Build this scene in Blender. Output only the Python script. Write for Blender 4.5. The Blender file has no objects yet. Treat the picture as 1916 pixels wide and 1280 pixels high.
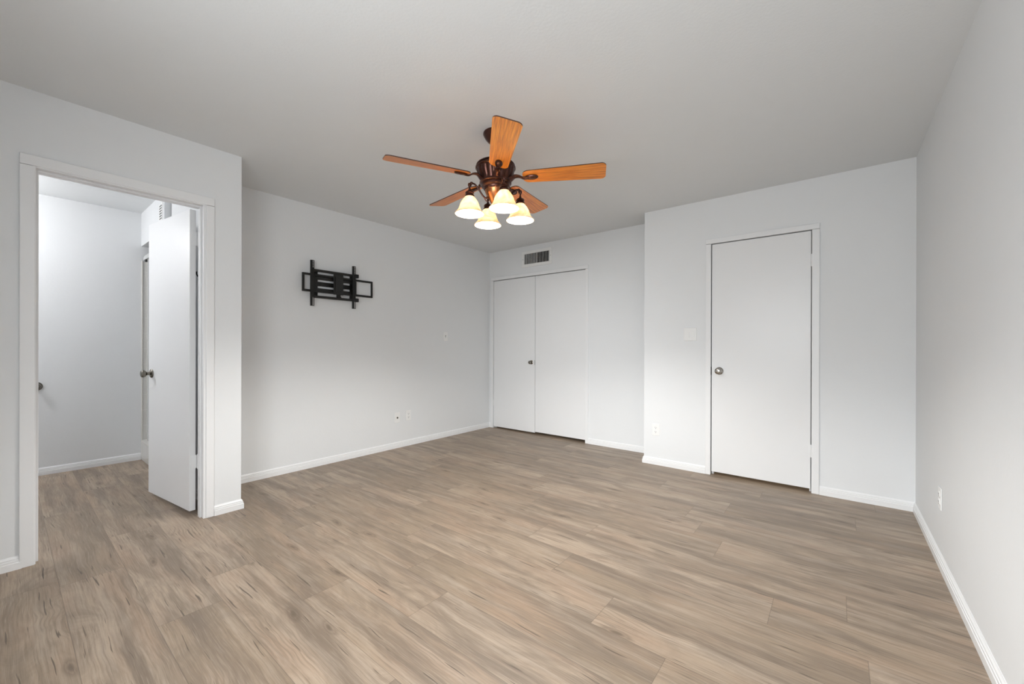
import bpy, bmesh, math, random
from mathutils import Vector, Matrix
random.seed(7)
PI = math.pi
sc = bpy.context.scene
C = sc.collection

# ------------------------------------------------------------------ camera
W_PX, H_PX = 1916, 1280
F_PX, YAW, PITCH, ROLL, CAM_H = 760.97, 0.67441, -0.00095, 0.0026, 1.12938
cd = bpy.data.cameras.new('camera')
cam = bpy.data.objects.new('camera', cd)
C.objects.link(cam)
sc.camera = cam
cd.sensor_fit = 'HORIZONTAL'
cd.sensor_width = 36.0
cd.lens = 36.0 * F_PX / W_PX
cd.shift_y = 9.28 / W_PX
cd.clip_start = 0.01
fw = Vector((-math.sin(YAW) * math.cos(PITCH), math.cos(YAW) * math.cos(PITCH), math.sin(PITCH)))
rt = Vector((math.cos(YAW), math.sin(YAW), 0))
up = rt.cross(fw)
rt2 = rt * math.cos(ROLL) + up * math.sin(ROLL)
up2 = -rt * math.sin(ROLL) + up * math.cos(ROLL)
cam.matrix_world = Matrix(((rt2.x, up2.x, -fw.x, 0), (rt2.y, up2.y, -fw.y, 0), (rt2.z, up2.z, -fw.z, CAM_H), (0, 0, 0, 1)))

# ------------------------------------------------------------------ world, lights, exposure
sc.view_settings.view_transform = 'Standard'
sc.view_settings.look = 'None'
sc.view_settings.gamma = 1.0
sc.view_settings.use_curve_mapping = False
sc.view_settings.exposure = 0.09

SKY, HORIZON, GROUND = 18.5, 8.8, 7.2
world = bpy.data.worlds.new('daylight')
sc.world = world
world.use_nodes = True
wn, wl = world.node_tree.nodes, world.node_tree.links
wn.clear()
w_out = wn.new('ShaderNodeOutputWorld')
w_bg = wn.new('ShaderNodeBackground')
w_tc = wn.new('ShaderNodeTexCoord')
w_sep = wn.new('ShaderNodeSeparateXYZ')
w_ramp = wn.new('ShaderNodeValToRGB')
w_map = wn.new('ShaderNodeMapRange')
w_map.inputs['From Min'].default_value = -1
w_map.inputs['From Max'].default_value = 1
wl.new(w_tc.outputs['Generated'], w_sep.inputs[0])
wl.new(w_sep.outputs['Z'], w_map.inputs['Value'])
wl.new(w_map.outputs[0], w_ramp.inputs[0])
wl.new(w_ramp.outputs[0], w_bg.inputs[0])
wl.new(w_bg.outputs[0], w_out.inputs[0])
e = w_ramp.color_ramp.elements
g, hz_ = GROUND / SKY, HORIZON / SKY
e[0].position = 0.48; e[0].color = (g * 0.93, g * 0.97, g, 1)
e[1].position = 0.63; e[1].color = (0.94, 0.975, 1.0, 1)
k_ = e.new(0.565); k_.color = (hz_ * 0.93, hz_ * 0.97, hz_, 1)
w_bg.inputs[1].default_value = SKY
# extra glow added to the world, brightens the closet wall through the window
LOBE = 14.5
w_dot = wn.new('ShaderNodeVectorMath')
w_dot.operation = 'DOT_PRODUCT'
w_dot.inputs[1].default_value = Vector((0.35, -0.93, 0.12)).normalized()
w_lm = wn.new('ShaderNodeMapRange')
w_lm.interpolation_type = 'SMOOTHSTEP'
w_lm.inputs['From Min'].default_value = 0.945
w_lm.inputs['From Max'].default_value = 0.995
w_lm.inputs['To Min'].default_value = 0.0
w_lm.inputs['To Max'].default_value = LOBE
w_b2 = wn.new('ShaderNodeBackground')
w_b2.inputs[0].default_value = (0.96, 0.985, 1.0, 1)
w_add = wn.new('ShaderNodeAddShader')
wl.new(w_tc.outputs['Generated'], w_dot.inputs[0])
wl.new(w_dot.outputs['Value'], w_lm.inputs['Value'])
wl.new(w_lm.outputs[0], w_b2.inputs[1])
wl.new(w_bg.outputs[0], w_add.inputs[0])
wl.new(w_b2.outputs[0], w_add.inputs[1])
wl.new(w_add.outputs[0], w_out.inputs[0])


def area(name, loc, rot, sx, sy, power, col=(1, 1, 1), portal=False):
    ld = bpy.data.lights.new(name, 'AREA')
    ld.shape = 'RECTANGLE'
    ld.size, ld.size_y, ld.energy, ld.color = sx, sy, power, col
    if portal:
        ld.cycles.is_portal = True
    o = bpy.data.objects.new(name, ld)
    o.location = loc
    o.rotation_euler = rot
    C.objects.link(o)
    return o


# window openings in the rear wall behind the camera (x0, x1, z0, z1)
REAR_Y = -0.45
WINDOWS = [(-1.40, 0.10, 0.75, 2.08)]
for wx0, wx1, wz0, wz1 in WINDOWS:
    # daylight enters here: the portal only guides sampling of the sky
    area('window_portal', ((wx0 + wx1) / 2, REAR_Y - 0.13, (wz0 + wz1) / 2), (PI / 2, 0, 0),
         wx1 - wx0, wz1 - wz0, 1, portal=True)

# ------------------------------------------------------------------ materials
def mat(name, col=(0.8, 0.8, 0.8), rough=0.5, metal=0.0, bump=0.0, bscale=60.0, var=0.0, **kw):
    m = bpy.data.materials.new(name)
    m.use_nodes = True
    n, l = m.node_tree.nodes, m.node_tree.links
    b = n['Principled BSDF']
    b.inputs['Base Color'].default_value = (*col, 1)
    b.inputs['Roughness'].default_value = rough
    b.inputs['Metallic'].default_value = metal
    for k, v in kw.items():
        b.inputs[k.replace('_', ' ')].default_value = v
    tc = n.new('ShaderNodeTexCoord')
    nz = n.new('ShaderNodeTexNoise')
    nz.inputs['Scale'].default_value = bscale
    nz.inputs['Detail'].default_value = 4
    l.new(tc.outputs['Object'], nz.inputs['Vector'])
    if bump:
        bp = n.new('ShaderNodeBump')
        bp.inputs['Strength'].default_value = bump
        bp.inputs['Distance'].default_value = 0.002
        l.new(nz.outputs['Fac'], bp.inputs['Height'])
        l.new(bp.outputs[0], b.inputs['Normal'])
    if var:
        mx = n.new('ShaderNodeMix')
        mx.data_type = 'RGBA'
        mx.inputs[6].default_value = (*[c * (1 - var) for c in col], 1)
        mx.inputs[7].default_value = (*[min(1, c * (1 + var)) for c in col], 1)
        n2 = n.new('ShaderNodeTexNoise')
        n2.inputs['Scale'].default_value = bscale * 0.15
        l.new(tc.outputs['Object'], n2.inputs['Vector'])
        l.new(n2.outputs['Fac'], mx.inputs[0])
        l.new(mx.outputs[2], b.inputs['Base Color'])
    return m


M_WALL = mat('wall_paint', (0.79, 0.803, 0.812), 0.6, bump=0.25, bscale=55, var=0.008)
M_CEIL = mat('ceiling_paint', (0.765, 0.783, 0.79), 0.8, bump=0.35, bscale=80, var=0.008)
M_TRIM = mat('white_trim_paint', (0.84, 0.845, 0.85), 0.35, bump=0.05, bscale=30, var=0.01)
M_DOOR = mat('white_door_paint', (0.82, 0.825, 0.83), 0.32, bump=0.06, bscale=35, var=0.01)
M_DARK = mat('black_steel', (0.012, 0.012, 0.011), 0.42, 0.3, bump=0.05)
M_DARK2 = mat('charcoal_steel', (0.022, 0.022, 0.021), 0.38, 0.3, bump=0.05)
M_NICKEL = mat('satin_nickel', (0.42, 0.40, 0.37), 0.24, 1.0)
M_AGED = mat('aged_nickel', (0.20, 0.185, 0.16), 0.25, 1.0)
M_PLASTIC = mat('white_plastic', (0.86, 0.86, 0.85), 0.3)
M_SLOT = mat('dark_slot', (0.01, 0.01, 0.01), 0.7)
M_BRONZE = mat('oiled_bronze', (0.075, 0.032, 0.024), 0.28, 0.85, var=0.35, bscale=40)
M_COPPER = mat('brushed_copper', (0.42, 0.17, 0.07), 0.28, 0.9, var=0.25, bscale=30)
M_TILE = None
M_PAN = mat('cream_shower_pan', (0.72, 0.70, 0.66), 0.25)
M_CLOSET = mat('closet_interior', (0.72, 0.70, 0.66), 0.8)
M_ALU = mat('white_shower_track', (0.75, 0.75, 0.74), 0.25, 0.2)


def node_math(n, l, op, a, b=None, c=None):
    m = n.new('ShaderNodeMath')
    m.operation = op
    for i, v in enumerate((a, b, c)):
        if v is None:
            continue
        if isinstance(v, (int, float)):
            m.inputs[i].default_value = v
        else:
            l.new(v, m.inputs[i])
    return m.outputs[0]


def mix_col(n, l, fac, a, b, mode='MIX'):
    m = n.new('ShaderNodeMix')
    m.data_type = 'RGBA'
    m.blend_type = mode
    m.clamp_factor = True
    for i, v in ((0, fac), (6, a), (7, b)):
        if isinstance(v, (int, float)):
            m.inputs[i].default_value = v
        elif isinstance(v, tuple):
            m.inputs[i].default_value = (*v, 1)
        else:
            l.new(v, m.inputs[i])
    return m.outputs[2]


def ramp(n, l, fac, stops):
    r = n.new('ShaderNodeValToRGB')
    r.color_ramp.elements[0].position = stops[0][0]
    r.color_ramp.elements[1].position = stops[-1][0]
    for s in stops[1:-1]:
        r.color_ramp.elements.new(s[0])
    for el, s in zip(r.color_ramp.elements, stops):
        v = s[1]
        el.color = (v, v, v, 1) if isinstance(v, (int, float)) else (*v, 1)
    l.new(fac, r.inputs[0])
    return r.outputs[0]


def tile_material():
    m = bpy.data.materials.new('shower_tile')
    m.use_nodes = True
    n, l = m.node_tree.nodes, m.node_tree.links
    b = n['Principled BSDF']
    tc = n.new('ShaderNodeTexCoord')
    sp = n.new('ShaderNodeSeparateXYZ')
    l.new(tc.outputs['Object'], sp.inputs[0])
    h = node_math(n, l, 'ADD', sp.outputs[0], sp.outputs[1])
    fs = []
    for v in (h, node_math(n, l, 'SUBTRACT', sp.outputs[2], 0.03)):
        q = node_math(n, l, 'FRACT', node_math(n, l, 'DIVIDE', v, 0.1525))
        fs.append(node_math(n, l, 'LESS_THAN', q, 0.022))
    gr = node_math(n, l, 'MAXIMUM', fs[0], fs[1])
    l.new(mix_col(n, l, gr, (0.74, 0.73, 0.70), (0.86, 0.85, 0.83)), b.inputs['Base Color'])
    b.inputs['Roughness'].default_value = 0.15
    bp = n.new('ShaderNodeBump')
    bp.inputs['Strength'].default_value = 0.4
    bp.inputs['Distance'].default_value = 0.002
    bp.invert = True
    l.new(gr, bp.inputs['Height'])
    l.new(bp.outputs[0], b.inputs['Normal'])
    return m


M_TILE = tile_material()
PLANK_L, PLANK_W, PLANK_Y0 = 1.212, 0.2225, 0.165


def floor_material():
    m = bpy.data.materials.new('greige_oak_planks')
    m.use_nodes = True
    n, l = m.node_tree.nodes, m.node_tree.links
    b = n['Principled BSDF']
    uv = n.new('ShaderNodeUVMap')
    uv.uv_map = 'plank'
    at = n.new('ShaderNodeAttribute')
    at.attribute_name = 'tone'
    sr = n.new('ShaderNodeSeparateColor')
    l.new(at.outputs['Color'], sr.inputs[0])
    R1, R2, R3 = sr.outputs[0], sr.outputs[1], sr.outputs[2]
    su = n.new('ShaderNodeSeparateXYZ')
    l.new(uv.outputs[0], su.inputs[0])
    U, V = su.outputs[0], su.outputs[1]
    off = node_math(n, l, 'MULTIPLY', R1, 47.0)
    off2 = node_math(n, l, 'MULTIPLY', R2, 31.0)

    def coord(sx, sy, du=None, dv=None):
        c = n.new('ShaderNodeCombineXYZ')
        u_ = node_math(n, l, 'MULTIPLY_ADD', U, sx, off)
        v_ = node_math(n, l, 'MULTIPLY_ADD', V, sy, off2)
        if dv is not None:
            v_ = node_math(n, l, 'ADD', v_, dv)
        l.new(u_, c.inputs[0])
        l.new(v_, c.inputs[1])
        return c.outputs[0]

    def noise(vec, scale=1.0, detail=4.0, rough=0.55, dist=0.0):
        t = n.new('ShaderNodeTexNoise')
        t.noise_dimensions = '2D'
        t.inputs['Scale'].default_value = scale
        t.inputs['Detail'].default_value = detail
        t.inputs['Roughness'].default_value = rough
        t.inputs['Distortion'].default_value = dist
        l.new(vec, t.inputs['Vector'])
        return t.outputs['Fac']

    # slow wander of the grain direction
    wob = node_math(n, l, 'MULTIPLY', node_math(n, l, 'SUBTRACT', noise(coord(2.2, 3.0), 1, 2), 0.5), 1.6)
    # broad tone of each board and cloudy bands along it
    c0 = ramp(n, l, R3, [(0.0, (0.300, 0.230, 0.166)), (0.35, (0.395, 0.306, 0.226)), (0.65, (0.430, 0.338, 0.256)), (1.0, (0.480, 0.380, 0.292))])
    wsm = node_math(n, l, 'MULTIPLY', wob, 0.35)
    blot = noise(coord(2.0, 7.0, dv=wsm), 1, 5, 0.65, 0.8)
    c0 = mix_col(n, l, ramp(n, l, blot, [(0.42, 0.0), (0.62, 0.70)]), c0, (0.245, 0.192, 0.145))
    hue = noise(coord(1.1, 4.0), 1.7, 2, 0.5)
    c0 = mix_col(n, l, ramp(n, l, hue, [(0.45, 0.0), (0.70, 0.45)]), c0, (0.430, 0.300, 0.215))
    band = noise(coord(1.1, 11.0, dv=wsm), 1, 4, 0.55)
    c1 = mix_col(n, l, ramp(n, l, band, [(0.46, 0.0), (0.66, 0.85)]), c0, (0.218, 0.170, 0.130))
    light = noise(coord(1.3, 17.0, dv=wsm), 1.2, 4, 0.55)
    c2 = mix_col(n, l, ramp(n, l, light, [(0.52, 0.0), (0.74, 0.45)]), c1, (0.52, 0.430, 0.345))
    streak = noise(coord(1.7, 40.0, dv=node_math(n, l, 'MULTIPLY', wob, 0.8)), 1, 5, 0.68)
    c2 = mix_col(n, l, ramp(n, l, streak, [(0.56, 0.0), (0.72, 0.55)]), c2, (0.200, 0.152, 0.112))
    # fine grain lines
    fine = noise(coord(3.2, 150.0, dv=node_math(n, l, 'MULTIPLY', wob, 2.4)), 1, 5, 0.75)
    c3 = mix_col(n, l, ramp(n, l, fine, [(0.46, 0.0), (0.70, 0.58)]), c2, (0.205, 0.155, 0.113))
    fine2 = noise(coord(7.0, 260.0, dv=node_math(n, l, 'MULTIPLY', wob, 4.0)), 1, 2, 0.6)
    c3 = mix_col(n, l, ramp(n, l, fine2, [(0.54, 0.0), (0.8, 0.35)]), c3, (0.56, 0.47, 0.385))
    # cathedral figure in patches
    wv = n.new('ShaderNodeTexWave')
    wv.wave_type = 'BANDS'
    wv.bands_direction = 'Y'
    wv.inputs['Scale'].default_value = 1.0
    wv.inputs['Distortion'].default_value = 7.0
    wv.inputs['Detail'].default_value = 2.0
    wv.inputs['Detail Scale'].default_value = 0.55
    l.new(coord(2.6, 21.0, dv=node_math(n, l, 'MULTIPLY', wob, 1.5)), wv.inputs['Vector'])
    patch = ramp(n, l, noise(coord(1.6, 5.0), 1.1, 1), [(0.56, 0.0), (0.66, 0.50)])
    figure = node_math(n, l, 'MULTIPLY', ramp(n, l, wv.outputs['Fac'], [(0.60, 0.0), (0.95, 1.0)]), patch)
    c4 = mix_col(n, l, figure, c3, (0.245, 0.19, 0.142))
    # long dark checks (cracks)
    crack = noise(coord(3.2, 85.0, dv=node_math(n, l, 'MULTIPLY', wob, 2.0)), 1, 2, 0.5)
    ck = ramp(n, l, crack, [(0.715, 0.0), (0.745, 0.9)])
    c5 = mix_col(n, l, ck, c4, (0.12, 0.09, 0.068))
    # sparse knots
    vo = n.new('ShaderNodeTexVoronoi')
    vo.voronoi_dimensions = '2D'
    vo.inputs['Scale'].default_value = 1.0
    l.new(coord(1.25, 4.4, dv=node_math(n, l, 'MULTIPLY', wob, 0.25)), vo.inputs['Vector'])
    kd = node_math(n, l, 'ADD', vo.outputs['Distance'], node_math(n, l, 'MULTIPLY', node_math(n, l, 'SUBTRACT', fine, 0.5), 0.05))
    kn = ramp(n, l, kd, [(0.0, 0.9), (0.022, 0.8), (0.045, 0.30), (0.062, 0.5), (0.10, 0.0)])
    kgate = node_math(n, l, 'GREATER_THAN', R2, 0.5)
    c6 = mix_col(n, l, node_math(n, l, 'MULTIPLY', kn, kgate), c5, (0.15, 0.11, 0.08))
    # plank seams
    dv_ = node_math(n, l, 'MINIMUM', V, node_math(n, l, 'SUBTRACT', PLANK_W, V))
    du_ = node_math(n, l, 'MINIMUM', U, node_math(n, l, 'SUBTRACT', PLANK_L, U))
    dd = node_math(n, l, 'MINIMUM', dv_, du_)
    seam = n.new('ShaderNodeMapRange')
    seam.inputs['From Min'].default_value = 0.0004
    seam.inputs['From Max'].default_value = 0.0016
    seam.inputs['To Min'].default_value = 0.62
    seam.inputs['To Max'].default_value = 0.0
    l.new(dd, seam.inputs['Value'])
    c7 = mix_col(n, l, seam.outputs[0], c6, (0.13, 0.10, 0.075))
    hs = n.new('ShaderNodeHueSaturation')
    hs.inputs['Saturation'].default_value = 1.06
    hs.inputs['Value'].default_value = 0.90
    l.new(c7, hs.inputs['Color'])
    l.new(hs.outputs[0], b.inputs['Base Color'])
    rg = n.new('ShaderNodeMapRange')
    rg.inputs['To Min'].default_value = 0.34
    rg.inputs['To Max'].default_value = 0.50
    l.new(fine, rg.inputs['Value'])
    l.new(rg.outputs[0], b.inputs['Roughness'])
    b.inputs['Specular IOR Level'].default_value = 0.45
    bp = n.new('ShaderNodeBump')
    bp.inputs['Strength'].default_value = 0.12
    bp.inputs['Distance'].default_value = 0.001
    hh = node_math(n, l, 'SUBTRACT', 1.0, node_math(n, l, 'ADD', node_math(n, l, 'MULTIPLY', fine, 0.5),
                                                    node_math(n, l, 'ADD', ck, seam.outputs[0])))
    l.new(hh, bp.inputs['Height'])
    l.new(bp.outputs[0], b.inputs['Normal'])
    return m


def blade_material():
    m = bpy.data.materials.new('cherry_blade_wood')
    m.use_nodes = True
    n, l = m.node_tree.nodes, m.node_tree.links
    b = n['Principled BSDF']
    tc = n.new('ShaderNodeTexCoord')
    mp = n.new('ShaderNodeMapping')
    mp.inputs['Scale'].default_value = (1.3, 42, 42)
    l.new(tc.outputs['Object'], mp.inputs[0])
    t = n.new('ShaderNodeTexNoise')
    t.inputs['Detail'].default_value = 5
    t.inputs['Distortion'].default_value = 0.4
    l.new(mp.outputs[0], t.inputs['Vector'])
    c = ramp(n, l, t.outputs['Fac'], [(0.28, (0.33, 0.075, 0.008)), (0.50, (0.72, 0.215, 0.018)), (0.72, (0.92, 0.36, 0.045))])
    l.new(c, b.inputs['Base Color'])
    b.inputs['Roughness'].default_value = 0.33
    b.inputs['Specular IOR Level'].default_value = 0.8
    return m


def shade_material():
    m = bpy.data.materials.new('alabaster_glass')
    m.use_nodes = True
    n, l = m.node_tree.nodes, m.node_tree.links
    n.clear()
    o = n.new('ShaderNodeOutputMaterial')
    tc = n.new('ShaderNodeTexCoord')
    t = n.new('ShaderNodeTexNoise')
    t.inputs['Scale'].default_value = 14
    t.inputs['Detail'].default_value = 5
    t.inputs['Distortion'].default_value = 1.4
    l.new(tc.outputs['Object'], t.inputs['Vector'])
    c = ramp(n, l, t.outputs['Fac'], [(0.30, (0.70, 0.50, 0.30)), (0.50, (0.84, 0.72, 0.54)), (0.70, (0.88, 0.82, 0.70))])
    tr = n.new('ShaderNodeBsdfTranslucent')
    di = n.new('ShaderNodeBsdfDiffuse')
    gl = n.new('ShaderNodeBsdfGlossy')
    gl.inputs['Roughness'].default_value = 0.12
    l.new(c, tr.inputs[0])
    l.new(c, di.inputs[0])
    m1 = n.new('ShaderNodeMixShader')
    m1.inputs[0].default_value = 0.30
    l.new(tr.outputs[0], m1.inputs[1])
    l.new(di.outputs[0], m1.inputs[2])
    m2 = n.new('ShaderNodeMixShader')
    m2.inputs[0].default_value = 0.06
    l.new(m1.outputs[0], m2.inputs[1])
    l.new(gl.outputs[0], m2.inputs[2])
    l.new(m2.outputs[0], o.inputs[0])
    return m


def bulb_material():
    """clear glowing lamp glass: lets the lamp's light out"""
    m = bpy.data.materials.new('lit_bulb')
    m.use_nodes = True
    n, l = m.node_tree.nodes, m.node_tree.links
    n.clear()
    o = n.new('ShaderNodeOutputMaterial')
    em = n.new('ShaderNodeEmission')
    em.inputs[0].default_value = (1.0, 0.88, 0.66, 1)
    em.inputs[1].default_value = 9.0
    tr = n.new('ShaderNodeBsdfTransparent')
    mx = n.new('ShaderNodeMixShader')
    mx.inputs[0].default_value = 0.65
    l.new(em.outputs[0], mx.inputs[1])
    l.new(tr.outputs[0], mx.inputs[2])
    l.new(mx.outputs[0], o.inputs[0])
    return m


M_FLOOR = floor_material()
M_BLADE = blade_material()
M_EDGE = mat('blade_edge', (0.06, 0.022, 0.012), 0.4)
M_SHADE = shade_material()
M_BULB = bulb_material()

# ------------------------------------------------------------------ mesh helpers
def obj(name, bm, m, parent=None, smooth=False, bevel=0.0, label=None):
    me = bpy.data.meshes.new(name)
    bmesh.ops.recalc_face_normals(bm, faces=bm.faces)
    bm.to_mesh(me)
    bm.free()
    for x in (m if isinstance(m, (list, tuple)) else [m]):
        me.materials.append(x)
    o = bpy.data.objects.new(name, me)
    C.objects.link(o)
    if parent:
        o.parent = parent
    if smooth:
        for p in me.polygons:
            p.use_smooth = True
        try:
            me.set_sharp_from_angle(angle=math.radians(40))
        except Exception:
            pass
    if bevel:
        bv = o.modifiers.new('bevel', 'BEVEL')
        bv.width = bevel
        bv.segments = 2
        bv.limit_method = 'ANGLE'
    if label:
        o['label'] = label
    return o


def box(bm, x0, x1, y0, y1, z0, z1, M=None):
    vs = [bm.verts.new(p) for p in ((x0, y0, z0), (x1, y0, z0), (x1, y1, z0), (x0, y1, z0),
                                    (x0, y0, z1), (x1, y0, z1), (x1, y1, z1), (x0, y1, z1))]
    for f in ((3, 2, 1, 0), (4, 5, 6, 7), (0, 1, 5, 4), (1, 2, 6, 5), (2, 3, 7, 6), (3, 0, 4, 7)):
        bm.faces.new([vs[i] for i in f])
    if M is not None:
        bmesh.ops.transform(bm, matrix=M, verts=vs)
    return vs


def lathe(bm, prof, seg=32, M=None, flute=0, fdepth=0.0, frange=None):
    """prof: list of (r, z); revolved about z"""
    rings = []
    allv = []
    for r, z in prof:
        ring = []
        for k in range(seg):
            a = 2 * PI * k / seg
            rr = r
            if flute and frange[0] <= z <= frange[1]:
                rr = r * (1 - fdepth * (0.5 - 0.5 * math.cos(flute * a)) ** 3)
            ring.append(bm.verts.new((max(rr, 1e-5) * math.cos(a), max(rr, 1e-5) * math.sin(a), z)))
        rings.append(ring)
        allv += ring
    for a, b in zip(rings, rings[1:]):
        for k in range(seg):
            bm.faces.new((a[k], a[(k + 1) % seg], b[(k + 1) % seg], b[k]))
    for ring, r in ((rings[0], prof[0][0]), (rings[-1], prof[-1][0])):
        if r > 0.0:
            bm.faces.new(ring)
    if M is not None:
        bmesh.ops.transform(bm, matrix=M, verts=allv)
    return allv


def tube(bm, pts, r, seg=10, M=None):
    pts = [Vector(p) for p in pts]
    rs = r if isinstance(r, (list, tuple)) else [r] * len(pts)
    rings = []
    ref = Vector((0, 0, 1))
    allv = []
    for i, p in enumerate(pts):
        t = (pts[min(i + 1, len(pts) - 1)] - pts[max(i - 1, 0)]).normalized()
        s = t.cross(ref)
        if s.length < 1e-3:
            s = t.cross(Vector((1, 0, 0)))
        s.normalize()
        if rings and s.dot(prev) < 0:
            s = -s
        prev = s
        u = s.cross(t)
        ring = [bm.verts.new(p + (s * math.cos(2 * PI * k / seg) + u * math.sin(2 * PI * k / seg)) * rs[i]) for k in range(seg)]
        rings.append(ring)
        allv += ring
    for a, b in zip(rings, rings[1:]):
        for k in range(seg):
            bm.faces.new((a[k], a[(k + 1) % seg], b[(k + 1) % seg], b[k]))
    bm.faces.new(rings[0])
    bm.faces.new(rings[-1])
    if M is not None:
        bmesh.ops.transform(bm, matrix=M, verts=allv)


def smooth_path(pts, n=6):
    """Catmull-Rom"""
    P = [Vector(p) for p in pts]
    P = [P[0] * 2 - P[1]] + P + [P[-1] * 2 - P[-2]]
    out = []
    for i in range(1, len(P) - 2):
        for k in range(n):
            t = k / n
            out.append(0.5 * ((2 * P[i]) + (-P[i - 1] + P[i + 1]) * t + (2 * P[i - 1] - 5 * P[i] + 4 * P[i + 1] - P[i + 2]) * t * t
                              + (-P[i - 1] + 3 * P[i] - 3 * P[i + 1] + P[i + 2]) * t ** 3))
    out.append(P[-2])
    return out


def sweep(bm, prof, A, B, nrm, cutA=0.0, cutB=0.0):
    """extrude profile [(out, up)] from A to B along the wall; nrm points into the room.
    cutA / cutB: +1 lengthens the end by 'out' (outside corner), -1 shortens it (inside corner)"""
    A, B, nrm = Vector(A), Vector(B), Vector(nrm)
    d = (B - A).normalized()
    ra = [bm.verts.new(A + nrm * o + Vector((0, 0, z)) - d * o * cutA) for o, z in prof]
    rb = [bm.verts.new(B + nrm * o + Vector((0, 0, z)) + d * o * cutB) for o, z in prof]
    k = len(prof)
    for i in range(k):
        bm.faces.new((ra[i], ra[(i + 1) % k], rb[(i + 1) % k], rb[i]))
    bm.faces.new(ra)
    bm.faces.new(rb)


def struct(name, bm, m, parent=None, **kw):
    o = obj(name, bm, m, parent, **kw)
    if not parent:
        o['kind'] = 'structure'
    return o


def tag(o, label, cat, group=None):
    o['label'] = label
    o['category'] = cat
    if group:
        o['group'] = group
    return o


def thing(name, loc, label, cat, group=None, rot=(0, 0, 0)):
    o = bpy.data.objects.new(name, None)
    o.empty_display_size = 0.05
    C.objects.link(o)
    o.location = loc
    o.rotation_euler = rot
    return tag(o, label, cat, group)


# ------------------------------------------------------------------ room dimensions (metres)
HC = 2.44
XL, XP, XR, XS = -3.8195, -3.2331, 0.4234, -1.4740
YB, YR, YE = 4.2671, 3.9174, 1.0325
BX, BY = -5.40, 0.855            # bathroom far wall, bathroom side wall
WT = 0.115

# ---- floor: one board per face, joints laid out as in the room
joint = {0: -4.05, 1: -3.34, 2: -2.38, 3: -1.85, 4: -1.396, 5: -1.695, 6: -0.784, 7: 0.09, 8: -0.22, 9: 0.035,
         10: -0.518, 11: -0.676, 12: -0.79, 13: -1.81, 14: 0.095, 15: -0.45, 16: 0.21, -1: -2.9, -2: -3.5, -3: -2.2,
         17: -1.2, 18: -0.3, 19: -0.8, 20: -1.5, 21: -0.2, 22: -0.9, 23: -0.5}
bm = bmesh.new()
uvl = bm.loops.layers.uv.new('plank')
cl = bm.loops.layers.float_color.new('tone')
for k in range(-4, 23):
    y0 = PLANK_Y0 + k * PLANK_W
    y1 = y0 + PLANK_W
    jx = joint.get(k, -1.0)
    i0 = math.floor((-5.6 - jx) / PLANK_L)
    i1 = math.ceil((0.7 - jx) / PLANK_L)
    for i in range(i0, i1):
        a, b_ = jx + i * PLANK_L, jx + (i + 1) * PLANK_L
        f = bm.faces.new([bm.verts.new(p) for p in ((a, y0, 0), (b_, y0, 0), (b_, y1, 0), (a, y1, 0))])
        col = (random.random(), random.random(), random.random(), 1)
        for lp, q in zip(f.loops, ((0, 0), (PLANK_L, 0), (PLANK_L, PLANK_W), (0, PLANK_W))):
            lp[uvl].uv = q
            lp[cl] = col
box(bm, -5.7, 0.8, -0.9, 5.3, -0.10, -0.004)
struct('floor', bm, M_FLOOR)

# ---- ceiling
bm = bmesh.new()
box(bm, -5.7, 0.7, -1.6, 5.4, HC, HC + 0.1)
struct('ceiling', bm, M_CEIL)

# ---- walls
D1_Y0, D1_Y1, D1_Z = 0.105, 0.815, 2.045      # bathroom opening
bm = bmesh.new()
box(bm, XP - WT, XP, REAR_Y, D1_Y0 - 0.018, 0, HC)
box(bm, XP - WT, XP, D1_Y1 + 0.018, YE, 0, HC)
box(bm, XP - WT, XP, D1_Y0 - 0.018, D1_Y1 + 0.018, D1_Z + 0.018, HC)
struct('wall_left_near', bm, M_WALL)
bm = bmesh.new()
box(bm, XL - WT, XP - WT, YE - WT, YE, 0, HC)
struct('wall_left_return', bm, M_WALL)
bm = bmesh.new()
box(bm, XL - WT, XL, YE, YB + WT, 0, HC)
struct('wall_left_far', bm, M_WALL)

CX0, CX1, CMID, CZ = -3.737, -2.307, -3.033, 2.040   # closet opening
bm = bmesh.new()
box(bm, XL, CX0 - 0.004, YB, YB + WT, 0, HC)
box(bm, CX1 + 0.004, XS, YB, YB + WT, 0, HC)
box(bm, CX0 - 0.004, CX1 + 0.004, YB, YB + WT, CZ + 0.004, HC)
struct('wall_back_far', bm, M_WALL)
DX0, DX1, DZ = -0.870, -0.157, 2.040                 # hinged door on the right
bm = bmesh.new()
box(bm, XS, DX0 - 0.004, YR, YR + WT, 0, HC)
box(bm, DX1 + 0.004, XR, YR, YR + WT, 0, HC)
box(bm, DX0 - 0.004, DX1 + 0.004, YR, YR + WT, DZ + 0.004, HC)
box(bm, XS, XS + WT, YR + WT, YB + WT, 0, HC)
struct('wall_back_near', bm, M_WALL)
bm = bmesh.new()
box(bm, XR, XR + WT, REAR_Y - WT, 5.25, 0, HC)
struct('wall_right', bm, M_WALL)
bm = bmesh.new()
xs = XP - WT
for wx0, wx1, wz0, wz1 in WINDOWS:
    box(bm, xs, wx0, REAR_Y - WT, REAR_Y, 0, HC)
    box(bm, wx0, wx1, REAR_Y - WT, REAR_Y, 0, wz0)
    box(bm, wx0, wx1, REAR_Y - WT, REAR_Y, wz1, HC)
    xs = wx1
box(bm, xs, XR, REAR_Y - WT, REAR_Y, 0, HC)
struct('wall_rear', bm, M_WALL)
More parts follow.
